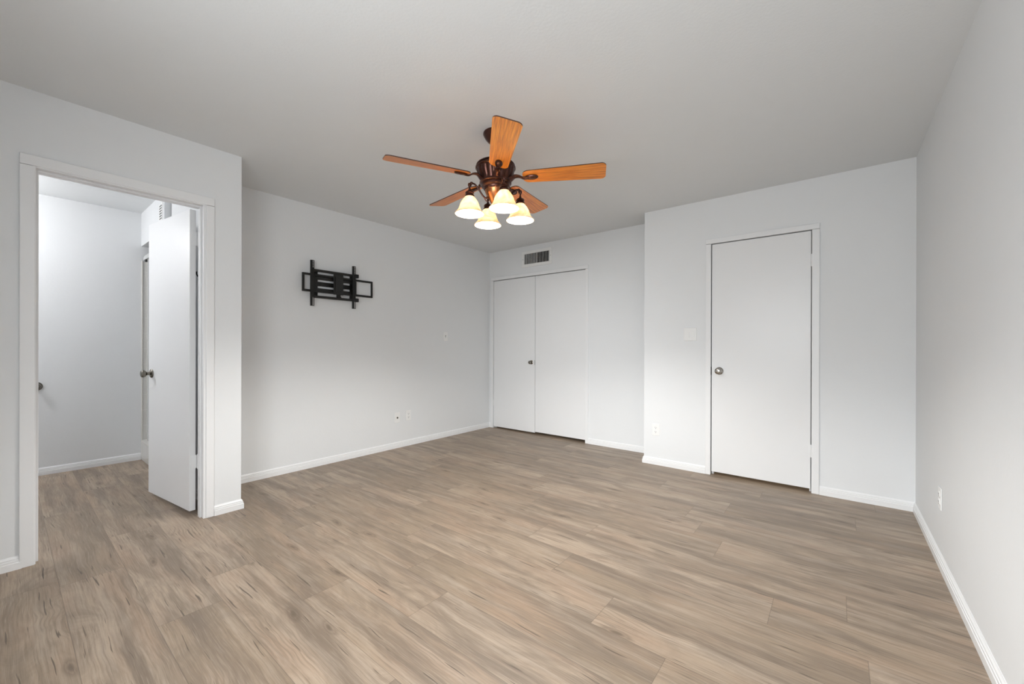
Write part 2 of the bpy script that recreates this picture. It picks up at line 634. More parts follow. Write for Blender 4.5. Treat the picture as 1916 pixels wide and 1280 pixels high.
# window frame in the rear wall
bm = bmesh.new()
for wx0, wx1, wz0, wz1 in WINDOWS:
    yy0, yy1 = REAR_Y - 0.09, REAR_Y - 0.05
    box(bm, wx0, wx0 + 0.04, yy0, yy1, wz0, wz1)
    box(bm, wx1 - 0.04, wx1, yy0, yy1, wz0, wz1)
    box(bm, wx0 + 0.04, wx1 - 0.04, yy0, yy1, wz0, wz0 + 0.04)
    box(bm, wx0 + 0.04, wx1 - 0.04, yy0, yy1, wz1 - 0.04, wz1)
    mx_ = (wx0 + wx1) / 2
    box(bm, mx_ - 0.025, mx_ + 0.025, yy0, yy1, wz0 + 0.04, wz1 - 0.04)
struct('window_1', bm, M_TRIM)

# closet and hall shells behind the closed doors
bm = bmesh.new()
box(bm, XL - WT, XS, YB + WT + 0.7, YB + WT + 0.8, 0, HC)
box(bm, XL - WT - 0.1, XL - WT, YB + WT, YB + WT + 0.8, 0, HC)
struct('wall_closet', bm, M_CLOSET)
bm = bmesh.new()
box(bm, XS, XR, 5.15, 5.25, 0, HC)
struct('wall_hall', bm, M_CLOSET)

# bathroom
bm = bmesh.new()
box(bm, BX - 0.1, BX, -1.5, 1.75, 0, HC)
struct('wall_bathroom_far', bm, M_WALL)
SHX = -4.478                    # end of the shower opening
bm = bmesh.new()
box(bm, BX, SHX, BY, BY + 0.09, 2.113, HC)                 # header above the shower
box(bm, SHX + 0.004, XL - WT, BY + 0.046, BY + 0.094, 0, HC)
box(bm, XL - WT, XP - WT, BY + 0.046, YE - WT, 0, HC)
struct('wall_bathroom_side', bm, M_WALL)
bm = bmesh.new()
box(bm, BX, XP - WT, -1.6, -1.5, 0, HC)
box(bm, XP - WT, XP - WT + 0.08, -1.6, REAR_Y - WT, 0, HC)
box(bm, BX - 0.1, BX, -1.6, -1.5, 0, HC)
struct('wall_bathroom_rear', bm, M_WALL)
bm = bmesh.new()
box(bm, BX, SHX, 1.66, 1.74, 0, HC)
box(bm, SHX, SHX + 0.08, BY + 0.094, 1.74, 0, HC)
struct('wall_shower', bm, M_WALL)
# floor under the bathroom part in front of the planks
bm = bmesh.new()
box(bm, BX, XP - WT, -1.5, -0.72, -0.05, 0.0)
struct('floor_bathroom', bm, M_CLOSET)

# shower: tile surround, pan, track
bm = bmesh.new()
box(bm, BX + 0.001, BX + 0.011, BY + 0.012, 1.655, 0.0, 1.965)
box(bm, BX + 0.011, SHX - 0.002, 1.648, 1.659, 0.0, 1.965)
struct('trim_7', bm, M_TILE)
bm = bmesh.new()
box(bm, BX + 0.001, BX + 0.017, BY + 0.0005, BY + 0.0115, 0.0, 1.97)
struct('trim_8', bm, M_PAN, bevel=0.004)
t = thing('shower_pan', (-4.95, 1.2, 0), 'cream tiled shower curb low on the bathroom floor beside the baseboard', 'shower')
bm = bmesh.new()
box(bm, -0.445, 0.465, -0.343, -0.22, 0.0, 0.18)
box(bm, -0.415, 0.465, -0.22, 0.44, 0.0, 0.09)
obj('curb', bm, M_TILE, t)
bm = bmesh.new()
box(bm, -0.42, 0.465, -0.351, -0.21, 0.18, 0.197)
obj('curb_cap', bm, M_PAN, t, bevel=0.005)
t = thing('shower_door', (-4.95, BY + 0.03, 0.2), 'white top rail and slim side posts of the shower enclosure behind the open door', 'shower door')
bm = bmesh.new()
box(bm, -0.425, 0.46, -0.018, 0.018, 1.775, 1.815)
obj('top_rail', bm, M_ALU, t, bevel=0.004)
bm = bmesh.new()
box(bm, -0.437, -0.430, 0.012, 0.045, 0.0, 1.775)
obj('side_post', bm, M_ALU, t, bevel=0.002)
bm = bmesh.new()
box(bm, -0.34, -0.325, -0.002, 0.016, 0.0, 1.775)
obj('sliding_panel_edge', bm, M_ALU, t)
bm = bmesh.new()
box(bm, -0.40, -0.34, -0.012, 0.012, 1.757, 1.775)
obj('rail_bracket', bm, M_SLOT, t)

# ---- baseboards
BH, BT = 0.066, 0.014
PROF = [(0, 0), (BT, 0), (BT, 0.034), (BT - 0.0025, 0.036), (BT - 0.0025, 0.046), (BT - 0.0055, 0.048), (BT - 0.0055, 0.056), (0.004, 0.062), (0.002, BH), (0, BH)]


def baseboard(name, segs):
    bm = bmesh.new()
    for s in segs:
        sweep(bm, PROF, *s)
    struct(name, bm, M_TRIM)


CAS = 0.013   # casing thickness
baseboard('baseboard_left_near', [((XP, REAR_Y, 0), (XP, D1_Y0 - 0.046, 0), (1, 0, 0), -1, 0),
                                  ((XP, 0.8745, 0), (XP, YE, 0), (1, 0, 0), 0, 1),
                                  ((XP, YE, 0), (XL, YE, 0), (0, 1, 0), 1, -1)])
baseboard('baseboard_left_far', [((XL, YE, 0), (XL, YB, 0), (1, 0, 0), -1, -1)])
baseboard('baseboard_back', [((XL, YB, 0), (CX0 - 0.045, YB, 0), (0, -1, 0), -1, 0),
                             ((CX1 + 0.041, YB, 0), (XS, YB, 0), (0, -1, 0), 0, -1),
                             ((XS, YB, 0), (XS, YR, 0), (-1, 0, 0), -1, 1),
                             ((XS, YR, 0), (DX0 - 0.0465, YR, 0), (0, -1, 0), 1, 0),
                             ((DX1 + 0.052, YR, 0), (XR, YR, 0), (0, -1, 0), 0, -1)])
baseboard('baseboard_right', [((XR, YR, 0), (XR, REAR_Y, 0), (-1, 0, 0), -1, -1)])
baseboard('baseboard_bathroom', [((BX, -1.5, 0), (BX, BY - 0.001, 0), (1, 0, 0), -1, 0),
                                 ((SHX + 0.01, BY + 0.046, 0), (XP - WT, BY + 0.046, 0), (0, -1, 0), 0, 0)])
baseboard('baseboard_rear', [((XP, REAR_Y, 0), (XR, REAR_Y, 0), (0, 1, 0), -1, -1)])

# ---- casings (flat boards with a stepped inner edge)
def casing_profile_box(bm, a0, a1, z0, z1, fn, inner):
    """fn maps (along, out, z) -> xyz ; stepped board: full thickness on the outer 70 %"""
    def bb(s0, s1, o0, o1, zz0, zz1):
        ps = [fn(s, o, z) for s, o, z in ((s0, o0, zz0), (s1, o0, zz0), (s1, o1, zz0), (s0, o1, zz0),
                                          (s0, o0, zz1), (s1, o0, zz1), (s1, o1, zz1), (s0, o1, zz1))]
        vs = [bm.verts.new(p) for p in ps]
        for f in ((3, 2, 1, 0), (4, 5, 6, 7), (0, 1, 5, 4), (1, 2, 6, 5), (2, 3, 7, 6), (3, 0, 4, 7)):
            bm.faces.new([vs[i] for i in f])
    bb(a0, a1, 0, CAS, z0, z1)


# bathroom door frame: casing + jamb + stop
bm = bmesh.new()
fx = lambda s, o, z: (XP + o, s, z)
casing_profile_box(bm, D1_Y0 - 0.055, D1_Y0 - 0.003, 0, 2.0955 - 0.046, fx, 1)
casing_profile_box(bm, 0.8285, 0.8735, 0, 2.0955 - 0.046, fx, 0)
casing_profile_box(bm, D1_Y0 - 0.055, 0.8735, 2.0955 - 0.044, 2.105, fx, 0)
struct('trim_1', bm, M_TRIM, bevel=0.003)
bm = bmesh.new()
JX0, JX1 = XP - WT - 0.001, XP + 0.007
box(bm, JX0, JX1, D1_Y0 - 0.0175, D1_Y0, 0, D1_Z + 0.0175)
box(bm, JX0, JX1, D1_Y1, D1_Y1 + 0.0175, 0, D1_Z + 0.0175)
box(bm, JX0, JX1, D1_Y0, D1_Y1, D1_Z, D1_Z + 0.0175)
SX0, SX1 = XP - 0.072, XP - 0.030
box(bm, SX0, SX1, D1_Y0, D1_Y0 + 0.010, 0, D1_Z)
box(bm, SX0, SX1, D1_Y1 - 0.010, D1_Y1, 0, D1_Z)
box(bm, SX0, SX1, D1_Y0 + 0.010, D1_Y1 - 0.010, D1_Z - 0.011, D1_Z)
struct('trim_2', bm, M_TRIM, bevel=0.0015)
# closet casing
bm = bmesh.new()
fy = lambda s, o, z: (s, YB - o, z)
casing_profile_box(bm, CX0 - 0.045, CX0 - 0.004, 0, 2.0425, fy, 1)
casing_profile_box(bm, CX1 + 0.004, CX1 + 0.040, 0, 2.0425, fy, 0)
casing_profile_box(bm, CX0 - 0.045, CX1 + 0.040, 2.0445, 2.085, fy, 0)
struct('trim_3', bm, M_TRIM, bevel=0.002)
# right door casing
bm = bmesh.new()
fy = lambda s, o, z: (s, YR - o, z)
casing_profile_box(bm, DX0 - 0.046, DX0 - 0.0035, 0, 2.0405, fy, 1)
casing_profile_box(bm, DX1 + 0.0035, DX1 + 0.0515, 0, 2.0405, fy, 0)
casing_profile_box(bm, DX0 - 0.046, DX1 + 0.0515, 2.0425, 2.085, fy, 0)
struct('trim_4', bm, M_TRIM, bevel=0.0025)

# ------------------------------------------------------------------ doors
def lathe_to(bm, prof, axis, loc, seg=24):
    """revolve profile (r, d) about 'axis' direction starting at loc"""
    q = Vector((0, 0, 1)).rotation_difference(Vector(axis).normalized())
    lathe(bm, prof, seg, Matrix.Translation(loc) @ q.to_matrix().to_4x4())


KNOB = [(0.0, 0.0), (0.033, 0.0), (0.033, 0.004), (0.028, 0.009), (0.017, 0.012), (0.0115, 0.014), (0.0115, 0.030),
        (0.017, 0.034), (0.0245, 0.041), (0.0275, 0.050), (0.0265, 0.058), (0.021, 0.063), (0.010, 0.065), (0.0, 0.065)]


def knob(parent, loc, axis, m, scale=1.0, name='knob', label=None):
    bm = bmesh.new()
    lathe_to(bm, [(r * scale, d * scale) for r, d in KNOB], axis, loc)
    o = obj(name, bm, m, parent, smooth=True, label=label)
    return o


def hinge(parent, loc, h=0.089, r=0.0055, leaf=None, m=None):
    bm = bmesh.new()
    x, y, z = loc
    n = 5
    for k in range(n):
        z0 = z - h / 2 + k * h / n + 0.0006
        lathe(bm, [(0, z0), (r, z0), (r, z0 + h / n - 0.0012), (0, z0 + h / n - 0.0012)], 12, Matrix.Translation((x, y, 0)))
    lathe(bm, [(0, z - h / 2 - 0.004), (r * 0.8, z - h / 2 - 0.004), (r * 0.8, z + h / 2 + 0.004), (0, z + h / 2 + 0.004)], 12, Matrix.Translation((x, y, 0)))
    if leaf:
        box(bm, *leaf, z - h / 2, z + h / 2)
    return obj('hinge', bm, m or M_TRIM, parent)


# door_1: bathroom door, swung about 83 degrees into the bathroom
piv = Vector((XP - WT - 0.010, D1_Y1 + 0.003, 0))
d1 = bpy.data.objects.new('door_1', None)
C.objects.link(d1)
d1.location = piv
d1['kind'] = 'structure'
# local frame: closed door lies along -y, front (bedroom) face at x=+0.045
ANG = -math.radians(82.8)
d1.rotation_euler = (0, 0, ANG)
bm = bmesh.new()
box(bm, 0.010, 0.045, -0.708, -0.006, 0.028, 2.038)
obj('door_leaf', bm, M_DOOR, d1, bevel=0.0015)
knob(d1, (0.045, -0.645, 0.922), (1, 0, 0), M_AGED)
knob(d1, (0.010, -0.645, 0.922), (-1, 0, 0), M_AGED)
for hz in (1.845, 0.352):
    hinge(d1, (0.0, 0.0, hz), leaf=(0.006, 0.036, -0.0062, -0.0035))
bm = bmesh.new()
box(bm, 0.0235, 0.0315, -0.7095, -0.7075, 0.895, 0.95)
obj('latch_plate', bm, M_AGED, d1)

# closet doors: two slab leaves (door_2, door_3)
for nm, x0, x1, zb in (('door_2', CX0, CMID - 0.0015, 0.022), ('door_3', CMID + 0.0015, CX1, 0.034)):
    e_ = bpy.data.objects.new(nm, None)
    C.objects.link(e_)
    e_.location = (x0 if nm == 'door_2' else x1, YB, 0)
    e_['kind'] = 'structure'
    ox = e_.location.x
    bm = bmesh.new()
    box(bm, x0 + 0.0015 - ox, x1 - 0.0015 - ox, 0.002, 0.036, zb, 2.036)
    obj('door_leaf', bm, M_DOOR, e_, bevel=0.001)
    if nm == 'door_2':
        knob(e_, (-3.091 - ox, 0.002, 0.926), (0, -1, 0), M_AGED, 0.78)
        for hz in (1.79, 0.35):
            hinge(e_, (0.0, -0.002, hz), h=0.075, r=0.004)
        bm = bmesh.new()
        box(bm, -3.056 - ox, -3.040 - ox, -0.003, 0.002, 2.020, 2.033)
        obj('roller_catch', bm, M_TRIM, e_, bevel=0.002)
        bm = bmesh.new()
        box(bm, -3.0375 - ox, -3.0335 - ox, 0.0005, 0.0025, 0.895, 0.955)
        obj('latch_plate', bm, M_AGED, e_)
    else:
        for hz in (1.79, 0.32):
            hinge(e_, (0.0, -0.002, hz), h=0.075, r=0.004)
        bm = bmesh.new()
        box(bm, -3.020 - ox, -2.996 - ox, -0.003, 0.002, 2.018, 2.032)
        obj('roller_catch', bm, M_TRIM, e_, bevel=0.002)

# door_4: closed slab door on the right
d4 = bpy.data.objects.new('door_4', None)
C.objects.link(d4)
d4.location = (DX1, YR, 0)
d4['kind'] = 'structure'
bm = bmesh.new()
box(bm, DX0 + 0.003 - DX1, -0.003, 0.002, 0.037, 0.030, 2.036)
obj('door_leaf', bm, M_DOOR, d4, bevel=0.001)
knob(d4, (-0.806 - DX1, 0.002, 0.921), (0, -1, 0), M_NICKEL, 1.0)
knob(d4, (-0.806 - DX1, 0.037, 0.921), (0, 1, 0), M_NICKEL, 1.0)
for hz in (1.805, 0.325):
    hinge(d4, (0.0015, -0.007, hz), h=0.089, r=0.0072, leaf=(-0.012, 0.001, -0.003, 0.001))
bm = bmesh.new()
box(bm, DX0 - 0.0045 - DX1, DX0 + 0.001 - DX1, -0.0006, 0.001, 0.885, 0.955)
obj('strike_plate', bm, M_SLOT, d4)
# stops behind closed doors (dark rebate lines)
bm = bmesh.new()
box(bm, DX0, DX0 + 0.012, YR + 0.040, YR + 0.10, 0, 2.03)
box(bm, DX1 - 0.012, DX1, YR + 0.040, YR + 0.10, 0, 2.03)
box(bm, DX0, DX1, YR + 0.040, YR + 0.10, 2.03, 2.043)
struct('trim_5', bm, M_TRIM)
bm = bmesh.new()
box(bm, CX0, CX0 + 0.012, YB + 0.040, YB + 0.10, 0, 2.03)
box(bm, CX1 - 0.012, CX1, YB + 0.040, YB + 0.10, 0, 2.03)
box(bm, CX0, CX1, YB + 0.040, YB + 0.10, 2.03, 2.043)
struct('trim_6', bm, M_TRIM)

# ------------------------------------------------------------------ ceiling fan
FX, FY, FZ = -1.643, 1.889, 2.161
fan = thing('ceiling_fan', (FX, FY, HC), 'five-blade wooden ceiling fan with bronze motor and four lit glass shades', 'ceiling fan')


def Z(z):
    return z - HC


bm = bmesh.new()
lathe(bm, [(0, Z(2.4395)), (0.075, Z(2.4395)), (0.077, Z(2.431)), (0.072, Z(2.420)), (0.062, Z(2.402)), (0.047, Z(2.385)), (0.030, Z(2.374)), (0.018, Z(2.368)), (0.0, Z(2.368))], 40)
obj('canopy', bm, M_BRONZE, fan, smooth=True)
bm = bmesh.new()
lathe(bm, [(0, Z(2.372)), (0.0125, Z(2.372)), (0.0125, Z(2.275)), (0, Z(2.275))], 20)
lathe(bm, [(0, Z(2.300)), (0.022, Z(2.296)), (0.027, Z(2.284)), (0.030, Z(2.270)), (0, Z(2.268))], 24)
obj('downrod', bm, M_BRONZE, fan, smooth=True)
bm = bmesh.new()
lathe(bm, [(0, Z(2.279)), (0.035, Z(2.278)), (0.070, Z(2.268)), (0.100, Z(2.254)), (0.116, Z(2.246)), (0.119, Z(2.240)),
           (0.113, Z(2.236)), (0.117, Z(2.232)), (0.1235, Z(2.228)), (0.1235, Z(2.221)), (0.116, Z(2.216)),
           (0.1155, Z(2.210)), (0.113, Z(2.195)), (0.108, Z(2.180)), (0.1015, Z(2.165)), (0.096, Z(2.152)), (0.093, Z(2.142)),
           (0.0, Z(2.140))], 120, flute=16, fdepth=0.05, frange=(Z(2.150), Z(2.2105)))
obj('motor_housing', bm, M_BRONZE, fan, smooth=True)
bm = bmesh.new()
lathe(bm, [(0, Z(2.142)), (0.094, Z(2.142)), (0.098, Z(2.137)), (0.098, Z(2.130)), (0.092, Z(2.126)), (0.086, Z(2.124)), (0.088, Z(2.119)),
           (0.087, Z(2.110)), (0.080, Z(2.105)), (0.074, Z(2.102)), (0.073, Z(2.094)), (0.068, Z(2.088)), (0.0, Z(2.086))], 64)
obj('switch_housing', bm, M_BRONZE, fan, smooth=True)
bm = bmesh.new()
lathe(bm, [(0, Z(2.090)), (0.066, Z(2.090)), (0.065, Z(2.080)), (0.058, Z(2.062)), (0.046, Z(2.042)), (0.036, Z(2.025)), (0.030, Z(2.012)),
           (0.020, Z(2.004)), (0.013, Z(1.998)), (0.012, Z(1.990)), (0.015, Z(1.984)), (0.010, Z(1.976)), (0.0, Z(1.974))], 48)
obj('light_fitter', bm, M_COPPER, fan, smooth=True)

BL_PH = math.radians(243.94)


def blade_outline():
    """half-width along length r, corners rounded"""
    r0, r1 = 0.170, 0.662
    w0, w1 = 0.056, 0.072
    up_ = []
    n = 10
    rc0, rc1 = 0.040, 0.028
    for k in range(n + 1):
        a = PI / 2 * k / n
        up_.append((r0 + rc0 * (1 - math.cos(a)), (w0 - rc0 * 0.9) + rc0 * 0.9 * math.sin(a)))
    for k in range(n + 1):
        a = PI / 2 * k / n
        up_.append((r1 - rc1 * (1 - math.sin(a)) - 0.0, (w1 - rc1) + rc1 * math.cos(a)))
    pts = [(x, y) for x, y in up_] + [(x, -y) for x, y in reversed(up_)]
    out = []
    for p in pts:
        if not out or (abs(out[-1][0] - p[0]) + abs(out[-1][1] - p[1])) > 1e-5:
            out.append(p)
    return out


def blade_mesh():
    bm = bmesh.new()
    pts = blade_outline()
    z0, z1 = -0.0028, 0.0028
    lo = [bm.verts.new((x, y, z0)) for x, y in pts]
    hi = [bm.verts.new((x, y, z1)) for x, y in pts]
    f = bm.faces.new(list(reversed(lo))); f.material_index = 0
    f = bm.faces.new(hi); f.material_index = 0
    k = len(pts)
    for i in range(k):
        f = bm.faces.new((lo[i], lo[(i + 1) % k], hi[(i + 1) % k], hi[i]))
        f.material_index = 1
    return bm


PITCH_B = math.radians(-12.5)
first_blade = None
for k in range(5):
    a = BL_PH + k * 2 * PI / 5
    R = Matrix.Translation((0, 0, Z(FZ))) @ Matrix.Rotation(a, 4, 'Z') @ Matrix.Rotation(PITCH_B, 4, 'X')
    if first_blade is None:
        b_ = obj('blade', blade_mesh(), [M_BLADE, M_EDGE], fan)
        first_blade = b_
    else:
        b_ = first_blade.copy()
        C.objects.link(b_)
        b_.parent = fan
    b_.matrix_local = R
    # blade iron: curved arm from the housing ending in an oval medallion under the blade
    bm = bmesh.new()
    path = smooth_path([(0.088, 0, -0.018), (0.104, 0, -0.006), (0.122, 0, 0.006), (0.148, 0, 0.003), (0.172, 0, -0.010), (0.196, 0, -0.011)], 5)
    n_ = len(path)
    prev = None
    for i, p_ in enumerate(path):
        t_ = i / (n_ - 1)
        hw = 0.020 * (1 - t_) ** 2 + 0.0085 + 0.005 * t_
        th = 0.005 + 0.010 * (1 - t_) ** 2
        ring = [bm.verts.new((p_.x, hw * math.cos(q), p_.z + th * math.sin(q))) for q in [2 * PI * j / 10 for j in range(10)]]
        if prev:
            for j in range(10):
                bm.faces.new((prev[j], prev[(j + 1) % 10], ring[(j + 1) % 10], ring[j]))
        else:
            bm.faces.new(ring)
        prev = ring
    bm.faces.new(prev)
    # medallion: stepped ellipse
    prof = [(0.0, -0.0035), (1.0, -0.0035), (1.05, -0.008), (0.92, -0.012), (0.84, -0.0105), (0.78, -0.0125), (0.60, -0.0105), (0.40, -0.0135), (0.0, -0.0150)]
    rings = []
    for r_, z_ in prof:
        rings.append([bm.verts.new((0.222 + 0.040 * max(r_, 1e-4) * math.cos(q), 0.021 * max(r_, 1e-4) * math.sin(q) * (1 + 0.12 * math.cos(q)), z_))
                      for q in [2 * PI * j / 28 for j in range(28)]])
    for A_, B_ in zip(rings, rings[1:]):
        for j in range(28):
            bm.faces.new((A_[j], A_[(j + 1) % 28], B_[(j + 1) % 28], B_[j]))
    o = obj('blade_iron', bm, M_BRONZE, fan, smooth=True)
    o.matrix_local = R

# four light arms with shades
camr = Vector((math.cos(YAW), math.sin(YAW), 0))
camf = Vector((-math.sin(YAW), math.cos(YAW), 0))
base_dir = (-0.15 * camf + 0.055 * camr)
a0 = math.atan2(base_dir.y, base_dir.x)
LR = 0.163
SH_Z = 1.925      # rim of the shades
SHADE_PROF = [(0.089, 0.0), (0.0875, 0.004), (0.080, 0.012), (0.071, 0.022), (0.0655, 0.032), (0.0635, 0.040), (0.0600, 0.043),
              (0.0575, 0.055), (0.0515, 0.070), (0.043, 0.084), (0.034, 0.095), (0.028, 0.102), (0.026, 0.108)]
first = {}
for k in range(4):
    a = a0 + k * PI / 2
    c, s = math.cos(a), math.sin(a)
    zr = Z(SH_Z) + (0.0, -0.004, -0.006, 0.0)[k]
    M = Matrix.Translation((0, 0, 0)) @ Matrix.Rotation(a, 4, 'Z')

    def part(name, mk, m, par, mtx, sm=True):
        if name in first:
            o = first[name].copy()
            C.objects.link(o)
            o.parent = par
        else:
            o = obj(name, mk(), m, par, smooth=sm)
            first[name] = o
        o.matrix_local = mtx
        return o

    def mk_arm():
        bm = bmesh.new()
        zz = Z(2.0)
        path = smooth_path([(0.040, 0, Z(2.045)), (0.060, 0, Z(2.034)), (0.082, 0, Z(2.048)), (0.105, 0, Z(2.080)), (0.128, 0, Z(2.106)),
                            (0.150, 0, Z(2.112)), (0.163, 0, Z(2.098)), (0.163, 0, Z(2.072))], 5)
        tube(bm, path, 0.0052, 10)
        # scroll curl below the arm
        tube(bm, smooth_path([(0.072, 0, Z(2.036)), (0.060, 0, Z(2.018)), (0.044, 0, Z(2.020)), (0.046, 0, Z(2.034)), (0.055, 0, Z(2.033))], 5), 0.0035, 8)
        lathe(bm, [(0, -0.012), (0.009, -0.010), (0.012, 0), (0.009, 0.010), (0, 0.012)], 14, Matrix.Translation((0.163, 0, Z(2.100))))
        lathe(bm, [(0, -0.008), (0.008, -0.006), (0.010, 0), (0.008, 0.006), (0, 0.008)], 14, Matrix.Translation((0.152, 0, Z(2.112))))
        return bm
    arm = part('light_arm', mk_arm, M_BRONZE, fan, M)

    def mk_cap():
        bm = bmesh.new()
        lathe(bm, [(0, 0.150), (0.008, 0.150), (0.009, 0.140), (0.019, 0.137), (0.026, 0.130), (0.027, 0.124), (0.022, 0.120), (0.025, 0.115),
                   (0.029, 0.111), (0.029, 0.103), (0.025, 0.1025), (0.0, 0.1025)], 28)
        return bm
    cap = part('socket_cap', mk_cap, M_BRONZE, fan, Matrix.Translation((LR * c, LR * s, zr)))

    def mk_shade():
        bm = bmesh.new()
        outer = SHADE_PROF
        inner = [(r - 0.0035, z + 0.0) for r, z in reversed(SHADE_PROF)]
        pr = outer + inner
        rings = []
        for r_, z_ in pr:
            rings.append([bm.verts.new((r_ * math.cos(2 * PI * j / 48), r_ * math.sin(2 * PI * j / 48), z_)) for j in range(48)])
        for A_, B_ in zip(rings, rings[1:] + rings[:1]):
            for j in range(48):
                bm.faces.new((A_[j], A_[(j + 1) % 48], B_[(j + 1) % 48], B_[j]))
        return bm
    sh = part('glass_shade', mk_shade, M_SHADE, fan, Matrix.Translation((LR * c, LR * s, zr)) @ Matrix.Rotation(1.3 * k, 4, 'Z'))

    def mk_bulb():
        bm = bmesh.new()
        lathe(bm, [(0, 0.016), (0.008, 0.0175), (0.016, 0.024), (0.0215, 0.034), (0.0225, 0.045), (0.018, 0.060), (0.013, 0.075), (0.012, 0.100), (0, 0.100)], 24)
        return bm
    bu = part('bulb', mk_bulb, M_BULB, fan, Matrix.Translation((LR * c, LR * s, zr)))
    ld = bpy.data.lights.new('bulb_glow', 'POINT')
    ld.energy = 40.0
    ld.color = (1.0, 0.975, 0.93)
    ld.shadow_soft_size = 0.016
    lo = bpy.data.objects.new('bulb_glow', ld)
    C.objects.link(lo)
    lo.parent = fan
    lo.location = (LR * c, LR * s, zr + 0.050)
for dx, ln in ((0.050, 0.09), (-0.050, 0.07)):
    bm = bmesh.new()
    tube(bm, [(dx, 0.058, Z(2.112)), (dx * 1.02, 0.060, Z(2.112) - ln)], 0.0009, 6)
    lathe(bm, [(0, 0), (0.004, -0.003), (0.004, -0.014), (0, -0.018)], 10, Matrix.Translation((dx * 1.02, 0.060, Z(2.112) - ln)))
    obj('pull_chain', bm, M_BRONZE, fan)

# ------------------------------------------------------------------ TV wall bracket
tv = thing('television_wall_mount', (XL, 1.98, 1.71), 'black steel television bracket with arms folded flat on the left wall', 'television bracket')


def tvb(bm, x0, x1, y0, y1, z0, z1):
    box(bm, x0, x1, y0 - 1.98, y1 - 1.98, z0 - 1.71, z1 - 1.71)


# wall plate: two uprights joined by a middle channel
bm = bmesh.new()
tvb(bm, 0.0015, 0.006, 1.80, 1.845, 1.60, 1.83)
tvb(bm, 0.0015, 0.006, 2.165, 2.205, 1.60, 1.83)
tvb(bm, 0.0015, 0.012, 1.80, 2.205, 1.694, 1.734)
obj('wall_plate', bm, M_DARK, tv, bevel=0.002)
# rectangular rail loop sticking out both sides
bm = bmesh.new()
for z0, z1 in ((1.778, 1.797), (1.628, 1.648)):
    tvb(bm, 0.040, 0.060, 1.682, 2.390, z0, z1)
tvb(bm, 0.040, 0.060, 1.682, 1.700, 1.648, 1.778)
tvb(bm, 0.040, 0.060, 2.376, 2.390, 1.648, 1.778)
obj('side_rail_loop', bm, M_DARK, tv, bevel=0.002)
# upper and lower long tubes
for z_, ya, yb in ((1.830, 1.780, 2.212), (1.586, 1.780, 2.212)):
    bm = bmesh.new()
    tube(bm, [(0.062, ya - 1.98, z_ - 1.71), (0.062, yb - 1.98, z_ - 1.71)], 0.0110, 14)
    tvb(bm, 0.050, 0.058, ya, yb, z_ - 0.012, z_ + 0.012)
    obj('rail', bm, M_DARK2, tv, smooth=True)
# folded swing arms, two pairs
for z_ in (1.768, 1.654):
    bm = bmesh.new()
    tvb(bm, 0.012, 0.036, 1.80, 2.008, z_ - 0.017, z_ + 0.017)
    tvb(bm, 0.012, 0.036, 2.012, 2.205, z_ - 0.017, z_ + 0.017)
    obj('swing_arm', bm, M_DARK2, tv, bevel=0.003)
for yc in (1.806, 2.200):
    bm = bmesh.new()
    lathe(bm, [(0, 1.64 - 1.71), (0.016, 1.64 - 1.71), (0.016, 1.785 - 1.71), (0, 1.785 - 1.71)], 20, Matrix.Translation((0.030, yc - 1.98, 0)))
    tvb(bm, 0.014, 0.048, yc - 0.014, yc + 0.014, 1.65, 1.775)
    obj('pivot', bm, M_DARK, tv, smooth=True)
# head plate in the middle
bm = bmesh.new()
tvb(bm, 0.060, 0.066, 1.968, 2.066, 1.622, 1.822)
tvb(bm, 0.066, 0.074, 1.982, 2.050, 1.650, 1.795)
for py, pz in ((1.992, 1.78), (2.04, 1.78), (1.992, 1.665), (2.04, 1.665)):
    tube(bm, [(0.073, py - 1.98, pz - 1.71), (0.077, py - 1.98, pz - 1.71)], 0.0045, 10)
obj('head_plate', bm, M_DARK2, tv, bevel=0.004)
bm = bmesh.new()
tvb(bm, 0.056, 0.072, 2.00, 2.035, 1.582, 1.622)
tube(bm, [(0.074, 2.0 - 1.98, 1.596 - 1.71), (0.074, 2.035 - 1.98, 1.596 - 1.71)], 0.009, 10)
obj('tilt_knob', bm, M_DARK, tv)
# vertical slotted brackets
for i, yc in enumerate((1.764, 2.175)):
    bm = bmesh.new()
    z0, z1 = (1.497, 1.916) if i == 0 else (1.500, 1.922)
    hw = 0.0155
    slots = []
    zz = z1 - 0.006
    for q in range(11):
        slots.append((zz - 0.0105, zz))
        zz -= 0.0165
    slots.append((z0 + 0.005, z0 + 0.082))
    slots.append((z0 + 0.092, z0 + 0.118))
    slots.sort()
    sy0, sy1 = yc + 0.000, yc + 0.009
    tvb(bm, 0.074, 0.077, yc - hw, sy0, z0, z1)
    tvb(bm, 0.074, 0.077, sy1, yc + hw - 0.001, z0, z1)
    cur = z0
    for a_, b__ in slots:
        tvb(bm, 0.074, 0.077, sy0, sy1, cur, a_)
        cur = b__
    tvb(bm, 0.074, 0.077, sy0, sy1, cur, z1)
    tvb(bm, 0.058, 0.074, yc - hw, yc - hw + 0.003, z0, z1)
    tvb(bm, 0.056, 0.074, yc - 0.012, yc + 0.012, 1.58, 1.845)
    obj('bracket', bm, M_DARK, tv)
for yc, zc in ((2.21, 1.828), (2.21, 1.588)):
    bm = bmesh.new()
    tvb(bm, 0.040, 0.074, 2.192, 2.226, zc - 0.018, zc + 0.018)
    obj('end_clamp', bm, M_DARK, tv, bevel=0.004)

